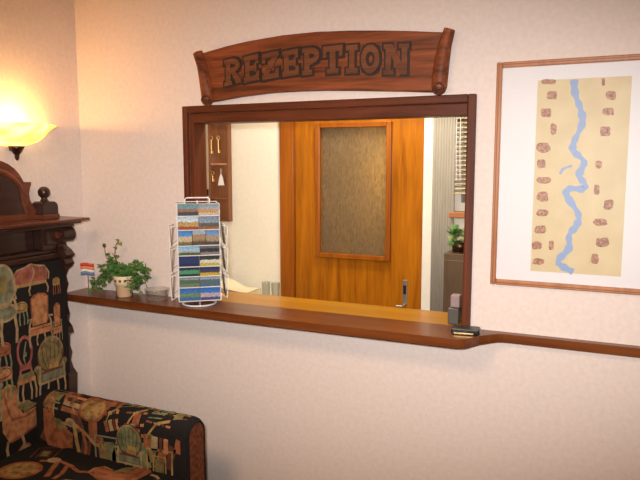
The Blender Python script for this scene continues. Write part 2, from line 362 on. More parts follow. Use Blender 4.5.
LB = [('R', 225, 242, 58.5, 84.5), ('E', 244.5, 260, 55.5, 81.5), ('Z', 263, 279.5, 52.5, 79), ('E', 283, 299.5, 50, 76), ('P', 303, 320, 47.5, 74.5),
      ('T', 323.5, 343, 46, 73.8), ('I', 346, 358.5, 45.3, 73.5), ('O', 361.5, 380, 44.8, 73.6), ('N', 384, 409, 44.3, 74.5)]
SL = [-.19, -.17, -.15, -.12, -.09, -.05, -.02, 0, .01]
for (ch, x0, x1, yt, yb), sl in zip(LB, SL):
    a = at(x0, yb, 'y', YS); c = at(x1, yb, 'y', YS); tt = at((x0+x1)/2, yt, 'y', YS); bb = at((x0+x1)/2, yb, 'y', YS)
    W = c.x-a.x; H = tt.z-bb.z; sl2 = -sl
    def mp3(p, q, d): return (a.x+p*W, d, bb.z+q*H+(p-.5)*W*(sl2-.03))
    face, edge = MB(), MB()
    for i, q in enumerate(GL[ch]):
        cx = sum(p[0] for p in q)/len(q); cy = sum(p[1] for p in q)/len(q)
        face.prism([(p[0], p[1]) for p in q], mp3, YS-.006-.0001*i, YS+.001, 'letter')
        ex, ez = .0085/W, .0085/H
        edge.prism([(p[0]+(ex if p[0] > cx else -ex), p[1]+(ez if p[1] > cy else -ez)) for p in q], mp3, YS-.0022-.00008*i, YS+.001, 'groove')
    o = part(face, 'letter', sg); o['label'] = 'raised carved letter '+ch
    part(edge, 'letter_outline', o)['label'] = 'dark carved outline'

# ------------------------------------------------------------------ framed river map
PX0, PX1, PZ0, PZ1 = -.407, .165, 1.199, 1.99
pic = thing('framed_map', (-.12, -.002, PZ0), 'wood-framed map of a blue river hanging right of the hatch', 'picture')
me = MB(); fw = .02
for a in ((PX0, PX0+fw, PZ0, PZ1), (PX1-fw, PX1, PZ0, PZ1), (PX0+fw, PX1-fw, PZ0, PZ0+fw), (PX0+fw, PX1-fw, PZ1-fw, PZ1)): me.box(a[0], a[1], -.022, -.002, a[2], a[3], 'picframe')
fr = part(me, 'frame', pic, .004)
me = MB(); g = .0075
for a in ((PX0+g, PX0+g+.003, PZ0+g, PZ1-g), (PX1-g-.003, PX1-g, PZ0+g, PZ1-g), (PX0+g, PX1-g, PZ0+g, PZ0+g+.003), (PX0+g, PX1-g, PZ1-g-.003, PZ1-g)): me.box(a[0], a[1], -.0235, -.021, a[2], a[3], 'picframe_dark')
part(me, 'frame_line', fr)
part(B(PX0+fw, PX1-fw, -.010, -.004, PZ0+fw, PZ1-fw, 'mount'), 'mount_board', pic)
me = MB(); MY = -.0105
mc = [at(*p, 'y', MY) for p in ((530, 271), (620.5, 276), (632.5, 78), (539, 79.5))]
mx0, mx1 = -.268, .026; mz0, mz1 = 1.256, 1.922
me.box(mx0, mx1, MY, -.0101, mz0, mz1, 'mappaper')
def mpx(u, v, dy=0): p = at(525+u/2.287, 70+v/2.287, 'y', MY); return Vector((p.x, MY-.0003-dy, p.z))
def ribbon(pts, w0, mn, dy):
    P = [mpx(*p) for p in pts]; Q = []
    for i in range(len(P)-1):
        for k in range(5):
            t_ = k/5; p0, p1, p2, p3 = P[max(i-1, 0)], P[i], P[i+1], P[min(i+2, len(P)-1)]
            Q.append(.5*((2*p1)+(p2-p0)*t_+(2*p0-5*p1+4*p2-p3)*t_*t_+(3*p1-p0-3*p2+p3)*t_**3))
    Q.append(P[-1]); vs = []
    for i, p in enumerate(Q):
        d_ = (Q[min(i+1, len(Q)-1)]-Q[max(i-1, 0)]).normalized(); nn = Vector((-d_.z, 0, d_.x))
        ww = w0*(1+.25*math.sin(i*1.7)+.15*math.sin(i*.6))
        vs += [p+nn*ww+Vector((0, -dy, 0)), p-nn*ww+Vector((0, -dy, 0))]
    me.add(vs, [(2*i, 2*i+1, 2*i+3, 2*i+2) for i in range(len(Q)-1)], mn)
ribbon([(112, 22), (115, 55), (127, 90), (131, 122), (113, 162), (111, 185), (135, 210), (124, 240), (137, 262), (130, 272), (97, 272), (97, 290), (122, 330), (118, 355), (101, 378), (100, 408), (76, 435), (84, 448), (110, 462)], .0105, 'river', .0003)
ribbon([(80, 238), (88, 226), (108, 219)], .004, 'river', .0002)
rr = random.Random(3)
for k in range(26):
    u = rr.uniform(60, 160); v = rr.uniform(40, 440); a = rr.uniform(-1, 1)
    ribbon([(u, v), (u+18*a, v+rr.uniform(-8, 8)), (u+36*a, v+rr.uniform(-12, 12))], .0011, 'trail', .0001)
VG = [(54, 27, 36, 13), (62, 58, 26, 20), (48, 98, 26, 22), (65, 135, 15, 28), (42, 177, 32, 24), (38, 214, 20, 22), (43, 252, 34, 16), (40, 289, 28, 24), (40, 327, 28, 18), (35, 365, 28, 20), (27, 401, 24, 20), (60, 401, 13, 22), (30, 438, 28, 16),
      (179, 27, 8, 18), (197, 58, 26, 22), (191, 95, 28, 18), (183, 140, 26, 24), (168, 216, 16, 20), (164, 274, 14, 24), (191, 308, 24, 24), (172, 348, 34, 18), (177, 394, 34, 22), (160, 432, 18, 24)]
for u, v, a, c in VG:
    pts = []
    for k in range(14):
        an = 2*PI*k/14; q = (abs(math.cos(an))**4+abs(math.sin(an))**4)**-.25*rr.uniform(.82, 1.05)
        pts.append(mpx(u+a/2*q*math.cos(an), v+c/2*q*math.sin(an), .0002))
    me.add(pts, [tuple(range(14))], 'vignette')
me.open = True
part(me, 'map_sheet', pic)
part(B(PX0+fw, PX1-fw, -.0155, -.0135, PZ0+fw, PZ1-fw, 'picglass'), 'glass', pic)

# ------------------------------------------------------------------ wall lamp
LY = -.40
lamp = thing('wall_lamp', (LW, LY, 1.65), 'glowing half-bowl alabaster glass lamp on the left wall', 'lamp')
RX, RYY = .165, .205
def halfbowl(prof, mn, n=28):
    me = MB(); vs = []
    for r_, z in prof:
        for j in range(n+1):
            an = -PI/2+PI*j/n; vs.append((LW-.002+RX*r_*math.cos(an), LY+RYY*r_*math.sin(an), z))
    me.add(vs, [(i*(n+1)+j, i*(n+1)+j+1, (i+1)*(n+1)+j+1, (i+1)*(n+1)+j) for i in range(len(prof)-1) for j in range(n)], mn, True); return me
zb = 1.708
pr = [(0, zb), (.10, zb), (.35, zb+.006), (.58, zb+.022), (.74, zb+.045), (.84, zb+.068), (.92, zb+.082), (1.0, zb+.09), (1.0, zb+.096), (.90, zb+.09), (.80, zb+.07), (.70, zb+.05), (.55, zb+.03), (.35, zb+.014), (.10, zb+.008)]
part(halfbowl(pr, 'alabaster'), 'glass_bowl', lamp)
me = MB(); me.box(LW, LW+.012, LY-.012, LY+.012, 1.69, zb+.075, 'bronze'); part(me, 'wall_plate', lamp, .003)
me = MB(); me.lathe([(0.0, 1.648), (.006, 1.652), (.010, 1.664), (.009, 1.672), (.019, 1.684), (.027, 1.697), (.034, 1.710), (0, 1.710)], (LW+.034, LY, 0), 'bronze', 14); part(me, 'finial', lamp)
M['bulb'] = mat('lit_bulb', (1, .9, .7), .4, emit=(1, .72, .35), es=14)
part(MB().ball((LW+.055, LY, zb+.066), .022, 'bulb'), 'bulb', lamp)


# ------------------------------------------------------------------ tapestry motifs (2-D, unit sized, y up)
def strip(pts, w_):
    P = [Vector((p[0], p[1])) for p in pts]; L_, R2 = [], []
    for i, p in enumerate(P):
        d_ = (P[min(i+1, len(P)-1)]-P[max(i-1, 0)]).normalized(); nn = Vector((-d_.y, d_.x))*w_/2
        L_.append(tuple(p+nn)); R2.append(tuple(p-nn))
    return [[L_[i], L_[i+1], R2[i+1], R2[i]] for i in range(len(P)-1)]
def ell(cx, cy, rx, ry, n=18, a0=0, a1=2*PI): return [(cx+rx*math.cos(a0+(a1-a0)*i/n), cy+ry*math.sin(a0+(a1-a0)*i/n)) for i in range(n+(0 if a1-a0 > 6.2 else 1))]
def ring(cx, cy, rx, ry, w_, n=18): return strip(ell(cx, cy, rx, ry, n)+[(cx+rx, cy)], w_)
def legs(xs, y0, y1, w_=.07, sp=.05): 
    q = []
    for i, x in enumerate(xs): s = -1 if x < 0 else 1; q += strip([(x, y0), (x+s*sp, (y0+y1)/2), (x+s*sp*.4, y1)], w_)
    return q
def C(col, polys): return [(col, p) for p in polys]
def mo_throne():      # tall upholstered armchair seen from the front
    return (C('peach', [[(-.3, -.15), (.3, -.15), (.36, .62), (-.3, .62)], ell(.03, .6, .22, .1, 12)]) + C('rust', strip([(-.31, -.1), (-.32, .6), (-.2, .68), (0, .72), (.25, .68), (.38, .6), (.33, -.1)], .05)) +
            C('peach', [[(-.44, -.42), (.48, -.42), (.46, -.18), (-.4, -.18)]]) + C('rust', [R_(-.44, -.28, .48, -.24)]) + C('tan', strip([(-.5, .02), (-.34, .06), (-.42, -.1), (-.46, -.42)], .07)+strip([(.55, .02), (.38, .06), (.46, -.1), (.5, -.42)], .07)+legs((-.42, -.12, .16, .46), -.42, -.72, .06, .04)))
def mo_settee(col='pink', edge='tan'):
    return (C(col, [[(-.6, -.1), (.6, -.1), (.66, .12), (.5, .32), (.2, .36), (0, .42), (-.25, .34), (-.55, .3), (-.68, .1)]]) + C('rust', [ell(-.28, .1, .2, .12), ell(.28, .1, .18, .12)]) +
            C('gold', [[(-.6, -.2), (.6, -.2), (.58, -.1), (-.58, -.1)]]) + C(edge, strip([(-.68, -.1), (-.7, .12), (-.52, .32), (-.24, .37), (0, .45), (.24, .38), (.52, .34), (.7, .12), (.66, -.1)], .05)+strip([(.05, .4), (.12, .2), (.04, .02), (-.04, -.1)], .045)+legs((-.58, -.05, .58), -.2, -.5, .06, .06)))
def mo_balloon(col='olive'):
    q = C(col, [ell(0, .34, .5, .44, 22), [(-.52, -.3), (.52, -.3), (.58, .06), (.36, .24), (-.36, .24), (-.58, .06)], ell(-.52, .06, .12, .09, 10), ell(.52, .06, .12, .09, 10)])
    q += C('brown', [s for k in (-.3, -.15, 0, .15, .3) for s in strip([(k*.5, -.02), (k, .3), (k*1.1, .66)], .025)]) + C('brown', ring(0, .34, .49, .43, .05, 22))
    q += C('tan', strip(ell(0, .34, .47, .41, 20, .1, 3.04), .03)) + C('brown', [R_(-.3, -.06, .3, .0)]) + C('gold', [[(-.1, -.02), (.28, -.04), (.26, .2), (-.06, .2)]]) + C('brown', [R_(-.4, -.1, .42, -.06)]) + C('sage', [[(-.38, -.26), (.4, -.26), (.38, -.1), (-.36, -.1)]])
    q += C('tan', strip([(-.56, .08), (-.44, .1), (-.48, -.34)], .08)+strip([(.58, .08), (.46, .1), (.5, -.34)], .08)+strip([(-.5, -.32), (.52, -.32)], .06)+legs((-.46, -.14, .2, .48), -.34, -.68, .07, .03))
    return q
def mo_side(col='pink'):
    q = C(col, ring(0, .42, .27, .36, .085, 18)+strip([(-.18, .12), (-.22, -.12)], .08)+strip([(.18, .12), (.22, -.12)], .08)+[R_(-.2, -.02, .2, .05)])
    q += C('sage', strip([(0, .1), (-.06, .3), (0, .5), (.06, .66)], .05)+[ell(0, .36, .07, .07, 10)])
    q += C('olive', [[(-.34, -.24), (.34, -.24), (.28, -.1), (-.28, -.1)]]) + C('peach', [R_(-.36, -.34, .36, -.24)]) + C('tan', legs((-.32, -.12, .14, .32), -.34, -.78, .07, .05))
    return q
def mo_stool(col='gold', lg='tan'):
    return C(col, [ell(0, .12, .42, .2, 16), [(-.42, .1), (.42, .1), (.38, -.1), (-.38, -.1)]]) + C('brown', ring(0, .12, .36, .14, .03)) + C(lg, legs((-.34, -.1, .12, .34), -.1, -.6, .08, .05))
def mo_wing(col='peach'):
    q = C(col, [[(-.5, .75), (-.28, .82), (-.08, .72), (-.02, .4), (.12, .05), (.66, .1), (.72, -.2), (.62, -.36), (.0, -.5), (-.32, -.5), (-.5, -.2)]])
    q += C('olive', [[(-.02, .36), (.3, .3), (.6, .14), (.16, .06)], ell(.18, .24, .2, .1, 12)]) + C('rust', strip([(-.42, .7), (-.3, .2), (-.2, 0), (.2, -.05), (.66, .06)], .06)+strip([(-.3, -.5), (.0, -.48), (.64, -.34)], .05)) + C('gold', strip([(-.5, .74), (-.28, .84), (-.06, .74), (0, .4)], .045))
    q += C('tan', legs((-.36, .06, .56), -.46, -.82, .08, .05))
    return q
def mo_oval(col='sage', edge='tan'):
    return C(col, [ell(0, .32, .3, .4, 20), ell(0, -.2, .3, .16, 14)]) + C(edge, ring(0, .32, .31, .41, .055, 20)+ring(0, -.2, .32, .17, .045)+legs((-.26, -.06, .26), -.3, -.85, .07, .04)+strip([(-.26, .05), (-.34, -.2)], .06)+strip([(.26, .05), (.34, -.2)], .06)) + C('olive', [ell(0, .34, .15, .2, 12)])
def mo_medal():
    return C('gold', [ell(0, 0, .5, .42, 22)]) + C('rust', ring(0, 0, .47, .4, .09, 22)+[ell(.1*i, .13*((i*7) % 3-1), .06, .05, 8) for i in (-3, -1, 0, 2, 3)])
def mo_bands():
    return C('rust', [R_(-.6, -.5, -.35, .5)]) + C('tan', [R_(-.28, -.5, -.02, .5)]) + C('brown', [R_(.04, -.5, .16, .5)]) + C('peach', [R_(.22, -.5, .4, .5)]) + C('gold', strip([(-.5, -.3), (-.15, .0), (.3, .1)], .06))
def mo_frame(col='sage'):
    return C(col, strip([(-.4, -.4), (-.42, .36), (.42, .4), (.4, -.4)], .07)+strip([(-.2, -.4), (-.2, .2), (.2, .2), (.2, -.4)], .05)) + C('olive', [R_(-.14, -.3, .14, .12)])
def mo_scroll(col='gold'):
    return C(col, strip([(-.7, .1), (-.3, .2), (.1, .05), (.4, -.15), (.75, -.1)], .09)+strip([(-.3, .2), (-.2, -.2), (-.1, -.5)], .12)) + C('tan', [ell(-.42, .2, .16, .12, 12)]) + C('rust', strip([(.0, .1), (.12, -.3), (.1, -.55)], .1))
LEV = [0]
def lay(me, surf, u, v, sc, mo, rot=0, sx=1, cuts=2):
    """lays a motif on surf(u, v) -> (point, normal); one mesh with the cloth below it"""
    ca, sa = math.cos(rot), math.sin(rot)
    for i, (col, poly) in enumerate(mo):
        bm = bmesh.new(); f = bm.faces.new([bm.verts.new((p[0], p[1], 0)) for p in poly])
        if cuts:
            bmesh.ops.triangulate(bm, faces=bm.faces[:]); bmesh.ops.subdivide_edges(bm, edges=bm.edges[:], cuts=cuts, use_grid_fill=True)
        bm.verts.index_update(); off = .0012+.00006*i+LEV[0]
        vs = []
        for vv in bm.verts:
            x, y = vv.co.x*sx, vv.co.y; q = surf(u+sc*(x*ca-y*sa), v+sc*(x*sa+y*ca)); vs.append(q[0]+q[1]*off)
        me.add(vs, [[w_.index for w_ in f.verts] for f in bm.faces], 'f_'+col); bm.free()

# ------------------------------------------------------------------ carved settee
SR, SLF, SC = -.2, -1.66, -.93
st = thing('settee', (-1.95, SC, 0), 'dark carved wooden settee in black tapestry patterned with chairs', 'settee')
part(B(LW+.006, -2.315, SLF+.01, SR-.01, .12, 1.207, 'oak'), 'back_board', st, .004)
part(B(LW+.006, -2.29, SLF+.05, SR-.05, 1.207, 1.235, 'oak').box(LW+.006, -2.305, SLF+.05, SR-.05, 1.235, 1.25, 'oak').box(LW+.006, -2.355, SLF+.13, SR-.13, 1.25, 1.352, 'oak'), 'frieze', st, .004)
prof = [(-2.374, .10), (-2.262, .10), (-2.262, .30), (-2.285, .40), (-2.285, .50), (-2.268, .565), (-2.262, .66), (-2.285, .685), (-2.298, .72), (-2.288, .76), (-2.300, .79), (-2.296, .84), (-2.272, .855), (-2.280, .885), (-2.300, .905), (-2.292, .94), (-2.302, .98), (-2.304, 1.05), (-2.292, 1.085), (-2.304, 1.12), (-2.288, 1.15), (-2.268, 1.165), (-2.250, 1.185), (-2.262, 1.205), (-2.244, 1.225), (-2.262, 1.245), (-2.290, 1.262), (-2.300, 1.29), (-2.285, 1.30), (-2.285, 1.352), (-2.374, 1.352)]
for s in (1, -1):
    y1 = SR if s > 0 else SLF; y0 = y1-.05*s
    po = part(MB().prism(prof, lambda x, z, d_: (x, d_, z), min(y0, y1), max(y0, y1), 'oak'), 'post', st, .003)
    me = MB(); me.prism([(-2.274+.036*math.cos(a*PI/10), 1.318+.036*math.sin(a*PI/10)) for a in range(20)], lambda x, z, d_: (x, d_, z), min(y0, y1)-.012, max(y0, y1)+.006, 'oak', True)
    me.prism([(-2.274+.016*math.cos(a*PI/8), 1.318+.016*math.sin(a*PI/8)) for a in range(16)], lambda x, z, d_: (x, d_, z), min(y0, y1)-.02, max(y0, y1)+.012, 'oak_red', True)
    part(me, 'volute', po)
    ya, yb_ = (SR-.13, SR-.05) if s > 0 else (SLF+.05, SLF+.13)
    me = MB(); me.box(LW+.006, -2.30, ya, yb_, 1.25, 1.352, 'oak'); me.box(LW+.006, -2.285, ya+.012, yb_-.012, 1.275, 1.34, 'oak')
    part(me, 'corbel_block', st, .004)
me = MB(); me.box(LW+.006, -2.192, SLF-.05, SR+.05, 1.379, 1.391, 'oak_red'); me.box(LW+.006, -2.222, SLF-.03, SR+.028, 1.366, 1.379, 'oak'); me.box(LW+.006, -2.25, SLF-.012, SR+.012, 1.352, 1.366, 'oak')
part(me, 'cornice', st, .004)
# crest
half = [(-.215, 1.392), (-.215, 1.402), (-.235, 1.410), (-.31, 1.414), (-.322, 1.43), (-.340, 1.452), (-.354, 1.478), (-.358, 1.505), (-.352, 1.530), (-.344, 1.545), (-.344, 1.556), (-.382, 1.556), (-.392, 1.575), (-.406, 1.595), (-.426, 1.615), (-.455, 1.634), (-.485, 1.646), (-.53, 1.655), (-.6, 1.668), (-.7, 1.70), (-.8, 1.73), (-.93, 1.74)]
full = half+[(2*SC-y, z) for y, z in half[-2::-1]]
part(MB().prism(full, lambda y, z, d_: (d_, y, z), LW+.006, LW+.045, 'oak_red'), 'crest', st, .004)
inner = [(-.375, 1.42), (-.392, 1.47), (-.397, 1.51), (-.41, 1.545), (-.44, 1.575), (-.485, 1.60), (-.56, 1.62), (-.7, 1.65), (-.8, 1.68), (-.93, 1.69)]
me = MB(); pp = inner+[(2*SC-y, z) for y, z in inner[-2::-1]]
me.tube([(LW+.046, y, z) for y, z in pp], .012, 'oak_red', 10); cm = part(me, 'crest_moulding', st)
me = MB(); me.prism(inner[:-1]+[(SC, 1.67)]+[(2*SC-y, z) for y, z in inner[-2::-1]], lambda y, z, d_: (d_, y, z), LW+.043, LW+.049, 'oak'); part(me, 'crest_panel', st)
for s in (1, -1):
    yc = -.285 if s > 0 else 2*SC+.285
    me = MB(); me.box(LW+.012, LW+.10, yc-.045, yc+.042, 1.391, 1.412, 'oak_red'); me.prism([(-.042, 1.412), (-.042, 1.452), (-.034, 1.462), (-.022, 1.468), (.022, 1.468), (.034, 1.462), (.042, 1.452), (.042, 1.412)], lambda y, z, d_: (d_, yc+y, z), LW+.02, LW+.09, 'oak')
    me.lathe([(.020, 1.467), (.017, 1.474), (.013, 1.48), (.013, 1.488)], (LW+.055, yc, 0), 'oak', 16); me.ball((LW+.055, yc, 1.508), .027, 'oak', 18)
    part(me, 'finial', st, .003)
# upholstered back
XB = -2.272
me = MB(); me.box(-2.315, XB, SLF+.05, SR-.034, .33, 1.206, 'fabric')
def sback(u, v): return Vector((XB, u, v)), Vector((1, 0, 0))
def onb(px, py): p = at(px, py, 'x', XB); return p.y, p.z
# width of 1 px on the cloth is about 4.9 mm across, 4.2 mm up
def lb(px, py, hpx, mo, sx=.9, rot=0):
    u, v = onb(px, py); lay(me, sback, u, v, hpx*.0043, mo, rot, sx, 0)
REG = []
def reg(u, v, r): REG.append((u, v, r))
_lb = lb
def lb(px, py, hpx, mo, sx=.9, rot=0):
    u, v = onb(px, py); reg(u, v, hpx*.0043*.72); lay(me, sback, u, v, hpx*.0043*1.08, mo, rot, sx, 0)
lb(31, 279, 31, mo_settee(), .95)
lb(3, 303, 46, mo_oval())
lb(21, 310, 24, mo_stool('gold', 'sage'), .7)
lb(39.5, 319, 34, mo_throne(), .82)
lb(57, 322, 26, mo_throne(), .42); lb(56, 283, 18, mo_stool('gold', 'rust'), .6)
lb(51, 367, 40, mo_balloon(), .78)
lb(25.5, 369, 39, mo_side(), .74)
lb(2, 353, 30, mo_stool('rust', 'sage'), .75); lb(3, 378, 32, mo_stool('peach', 'green'), .75)
lb(19, 417, 40, mo_wing(), .9)
lb(-19, 395, 44, mo_balloon('sage'), .8); lb(-22, 335, 40, mo_throne(), .8); lb(-22, 287, 30, mo_settee('sage'), .9); lb(-40, 350, 44, mo_side(), .8)
lb(46, 423, 24, mo_stool('pink', 'sage'), .8); lb(25, 452, 20, mo_medal(), .8); lb(50, 438, 18, mo_scroll('rust'), .9)
rf = random.Random(4)
for k in range(900):
    u = rf.uniform(SLF+.1, SR-.075); v = rf.uniform(.46, 1.165); sc = rf.choice((.05, .065, .08)) if u > -.72 else (.19 if k < 250 else .10)
    if all(abs(u-a) > (r_+sc*.5)*.95 or abs(v-b_) > (r_+sc*.6)*1.1 for a, b_, r_ in REG):
        reg(u, v, sc*.55); LEV[0] = -.0006
        lay(me, sback, u, v, sc, rf.choice((mo_throne(), mo_balloon('rust'), mo_stool('rust', 'olive'), mo_oval('brown', 'rust'), mo_settee('brown', 'rust'), mo_side('brown'), mo_scroll('rust'))), rf.uniform(-.2, .2), .85, 0)
LEV[0] = 0
for k in range(0):
    lay(me, sback, -.95-.16*(k % 4), .62+.34*(k//4), .17, [mo_throne(), mo_balloon(), mo_side(), mo_oval()][k % 4], 0, .8, 0)
me.open = True
ub = part(me, 'back_upholstery', st)
# seat
ZS = .415; YI = -.442
me = MB(); me.box(-2.27, -1.46, SLF+.245, YI+.004, .20, ZS, 'fabric')
def sseat(u, v): return Vector((u, v, ZS)), Vector((0, 0, 1))
for (x, y, sc, mo, rot) in ((-1.98, -.56, .19, mo_scroll('rust'), .2), (-1.72, -.53, .16, mo_wing('rust'), 1.2), (-2.12, -.66, .17, mo_medal(), .3), (-1.85, -.72, .19, mo_settee('rust'), .5), (-1.58, -.60, .14, mo_scroll('peach'), -.2), (-2.15, -.50, .12, mo_frame('brown'), .4), (-1.6, -.85, .2, mo_balloon(), .3), (-2.1, -.92, .2, mo_throne(), .6), (-1.85, -1.1, .2, mo_side(), 1.), (-1.62, -1.25, .18, mo_settee(), .4)):
    lay(me, sseat, x, y, sc, mo, rot, 1, 0)
me.open = True
part(me, 'seat', st)
me = MB(); me.box(-2.27, -1.47, SLF+.06, SR-.05, .10, .205, 'oak'); part(me, 'seat_rail', st, .005)
for x in (-2.30, -1.53):
    for y in (SR-.11, SLF+.05): part(MB().lathe([(.0, 0), (.03, 0), (.036, .03), (.026, .05), (.034, .08), (.034, .105), (0, .105)], (x+.03, y+.03, 0), 'oak', 16), 'foot', st)
# arms: rounded roll, profile by arc length
AR = .068; AZ = .568
def armsurf(yc, sgn):
    """v: length up the inner face from the seat, over the roll; u: along x"""
    def s(u, v):
        h = AZ-.20
        if v < h: return Vector((u, yc-sgn*AR, .20+v)), Vector((0, -sgn, 0))
        a = (v-h)/AR
        if a < PI: return Vector((u, yc-sgn*AR*math.cos(a), AZ+AR*math.sin(a))), Vector((0, -sgn*math.cos(a), math.sin(a)))
        return Vector((u, yc+sgn*AR, AZ-(v-h-PI*AR))), Vector((0, sgn, 0))
    return s
for sgn in (1, -1):
    yc = -.372 if sgn > 0 else 2*SC+.372
    AX0, AX1 = -2.268, -1.475
    s = armsurf(yc, sgn); me = MB(); V_ = [0]+[AZ-.20+PI*AR*k/14 for k in range(15)]+[2*(AZ-.20)+PI*AR]
    vs = []
    for x in (AX0, AX1-.02, AX1-.006, AX1):
        ins = 0 if x < AX1-.01 else (.003 if x < AX1 else .012)
        for v in V_: q = s(x, v); vs.append(q[0]-q[1]*ins)
    K = len(V_)
    me.add(vs, [(i*K+j, i*K+j+1, (i+1)*K+j+1, (i+1)*K+j) for i in range(3) for j in range(K-1)], 'fabric', True)
    me.add(vs[3*K:], [tuple(range(K))], 'fabric'); me.add(vs[:K], [tuple(range(K))], 'fabric')
    H0 = AZ-.20
    LEV[0] = -.0007; ra = random.Random(8)
    for k in range(34):
        x = AX0+.06+(k % 17)*.044; v = (.30 if k < 17 else .48)+ra.uniform(-.07, .07); a_, b_ = ra.uniform(.3, .6), ra.uniform(.5, 1.1)
        lay(me, lambda a, b: s(min(max(a, AX0), AX1-.022), b), x, v, .06, C(ra.choice(('brown', 'rust', 'olive', 'rust', 'green')), [[(-a_, -b_), (a_*.8, -b_*.9), (a_, b_*.8), (-a_*.7, b_)]]), ra.uniform(-.4, .4), 1, 3)
    LEV[0] = 0
    for (x, v, sc, mo, rot, sx) in ((-2.1, .51, .17, mo_scroll('rust'), .05, 1), (-1.86, .53, .16, mo_scroll('rust'), .1, 1), (-1.70, .55, .15, mo_settee('rust', 'olive'), .1, 1), (-2.0, .57, .14, mo_settee('brown', 'rust'), .1, 1),
            (-2.18, .44, .11, mo_frame('green'), 1.5, 1.1), (-2.16, .29, .17, mo_wing('rust'), 0, .75), (-2.0, .30, .17, mo_scroll('gold'), -.1, 1), (-2.07, .43, .10, mo_bands(), 1.5, .8),
            (-1.955, .42, .13, mo_medal(), 0, 1.1), (-1.85, .42, .15, mo_bands(), .3, .5), (-1.875, .26, .14, mo_frame('sage'), 0, 1.0),
            (-1.75, .27, .15, mo_balloon('green'), 0, .85), (-1.725, .44, .20, mo_bands(), .15, .5), (-1.60, .41, .22, mo_bands(), -.05, .55), (-1.60, .25, .15, mo_frame('gold'), 0, 1), (-1.52, .53, .11, mo_settee('olive', 'gold'), 1.3, .7)):
        lay(me, lambda a, b_: s(min(max(a, AX0), AX1-.022), b_), x, v, sc, mo, rot, sx, 3)
    me.open = True
    ar = part(me, 'arm', st)
    # rust coloured panel on the front of the arm, with a dark welt round it
    pl = [(-.052, .12)]+[(.052*math.cos(PI-a*PI/14), AZ+.052*math.sin(a*PI/14)) for a in range(15)]+[(.052, .12)]
    part(MB().prism(pl, lambda y, z, d_: (d_, yc+y, z), AX1-.004, AX1+.006, 'rustfab'), 'front_panel', ar)
    part(MB().tube([(AX1+.003, yc+y, z) for y, z in pl], .006, 'fabric', 8), 'welt', ar)
    part(B(AX0, AX1, yc-AR+.004, yc+AR-.004, .10, .205, 'fabric'), 'arm_base', ar)

# ------------------------------------------------------------------ ivy in a pot
PC = Vector((-2.062, -.088, HZ0))
iv = thing('potted_ivy', PC, 'trailing green ivy in a cream and beige pot on the shelf', 'plant')
me = MB(); me.lathe([(0, .001), (.031, .001), (.033, .004), (.040, .058), (.0415, .06)], PC, 'pot_lo', 24)
me.lathe([(.0415, .06), (.0445, .062), (.048, .098), (.0465, .101), (.043, .099), (.042, .088), (0, .088)], PC, 'pot_hi', 24)
pot = part(me, 'pot', iv)
me = MB()
for an in (-1.25, -.75, -1.75, -.2):
    me.ball((PC.x+.0455*math.cos(an), PC.y+.0455*math.sin(an), PC.z+.08), .0085, 'potspot', 10, .8, .8, .8)
part(me, 'painted_flowers', pot)
part(MB().lathe([(0, .089), (.0415, .089)], PC, 'soil', 20), 'soil', pot)
stm, lf = MB(), MB(); rg = random.Random(11)
def leaf(p, d, size, mn):
    d = d.normalized(); sd = d.cross(Vector((rg.uniform(-.4, .4), rg.uniform(-.9, -.1), 1))).normalized(); nn = sd.cross(d)
    sh = [(0, 0), (.25, .42), (.55, .28), (1, 0), (.55, -.28), (.25, -.42)]
    vs = [p+d*(a*size)+sd*(b_*size)+nn*(-abs(b_)*size*.3) for a, b_ in sh]+[p+d*(.5*size)]
    lf.add(vs, [(0, 1, 6), (1, 2, 6), (2, 3, 6), (3, 4, 6), (4, 5, 6), (5, 0, 6)], mn, True)
def vine(pts, n, size, pale=.12):
    P = [PC+Vector(p) for p in pts]; Q = []
    for i in range(len(P)-1):
        for k in range(6): Q.append(P[i].lerp(P[i+1], k/6))
    Q.append(P[-1]); stm.tube(Q, .0016, 'stem', 6)
    for k in range(n):
        q = Q[min(int((k+.5)/n*len(Q)), len(Q)-1)]
        q = q+Vector((rg.gauss(0, .008), rg.gauss(0, .008), rg.gauss(0, .008)))
        if q.z < HZ0+.10: q.x = min(q.x, PC.x+.088)
        q.y = min(q.y, -.022); q.z = max(q.z, HZ0+.012)
        if abs(q.x-PC.x) < .058 and q.z < HZ0+.125: q.z = HZ0+.112+rg.uniform(0, .03)
        d_ = Vector((rg.uniform(-1, 1), rg.uniform(-1, .3), rg.uniform(-.7, .6)))
        e_ = q+d_.normalized()*size
        if e_.y > -.012: d_.y = -abs(d_.y)
        if e_.z < HZ0+.008: d_.z = abs(d_.z)
        leaf(q, d_, size*rg.uniform(.75, 1.2), 'leaf_pale' if rg.random() < pale else 'leaf')
s0 = (0, 0, .088)
vine([s0, (-.04, 0, .13), (-.06, .01, .19), (-.055, .015, .235), (-.03, .01, .265)], 10, .024, .3)
vine([s0, (-.03, .0, .12), (-.05, .01, .17), (-.075, .01, .2)], 10, .026, .3)
vine([s0, (-.05, -.01, .12), (-.10, -.01, .11), (-.125, -.01, .06), (-.135, 0, .02)], 26, .026, .3)
vine([s0, (-.05, .0, .13), (-.09, .0, .13), (-.115, .01, .10)], 26, .028)
vine([s0, (-.03, .02, .13), (-.07, .02, .15), (-.10, .02, .13)], 22, .03)
vine([s0, (.03, -.01, .12), (.08, -.01, .12), (.12, .0, .09), (.135, 0, .05)], 30, .028)
vine([s0, (.04, .01, .13), (.08, .01, .15), (.11, .01, .12), (.13, .01, .075)], 30, .028)
vine([s0, (.03, .02, .13), (.06, .02, .165), (.09, .02, .14)], 20, .028)
vine([s0, (.03, -.02, .10), (.06, -.03, .08), (.07, -.03, .035)], 18, .026)
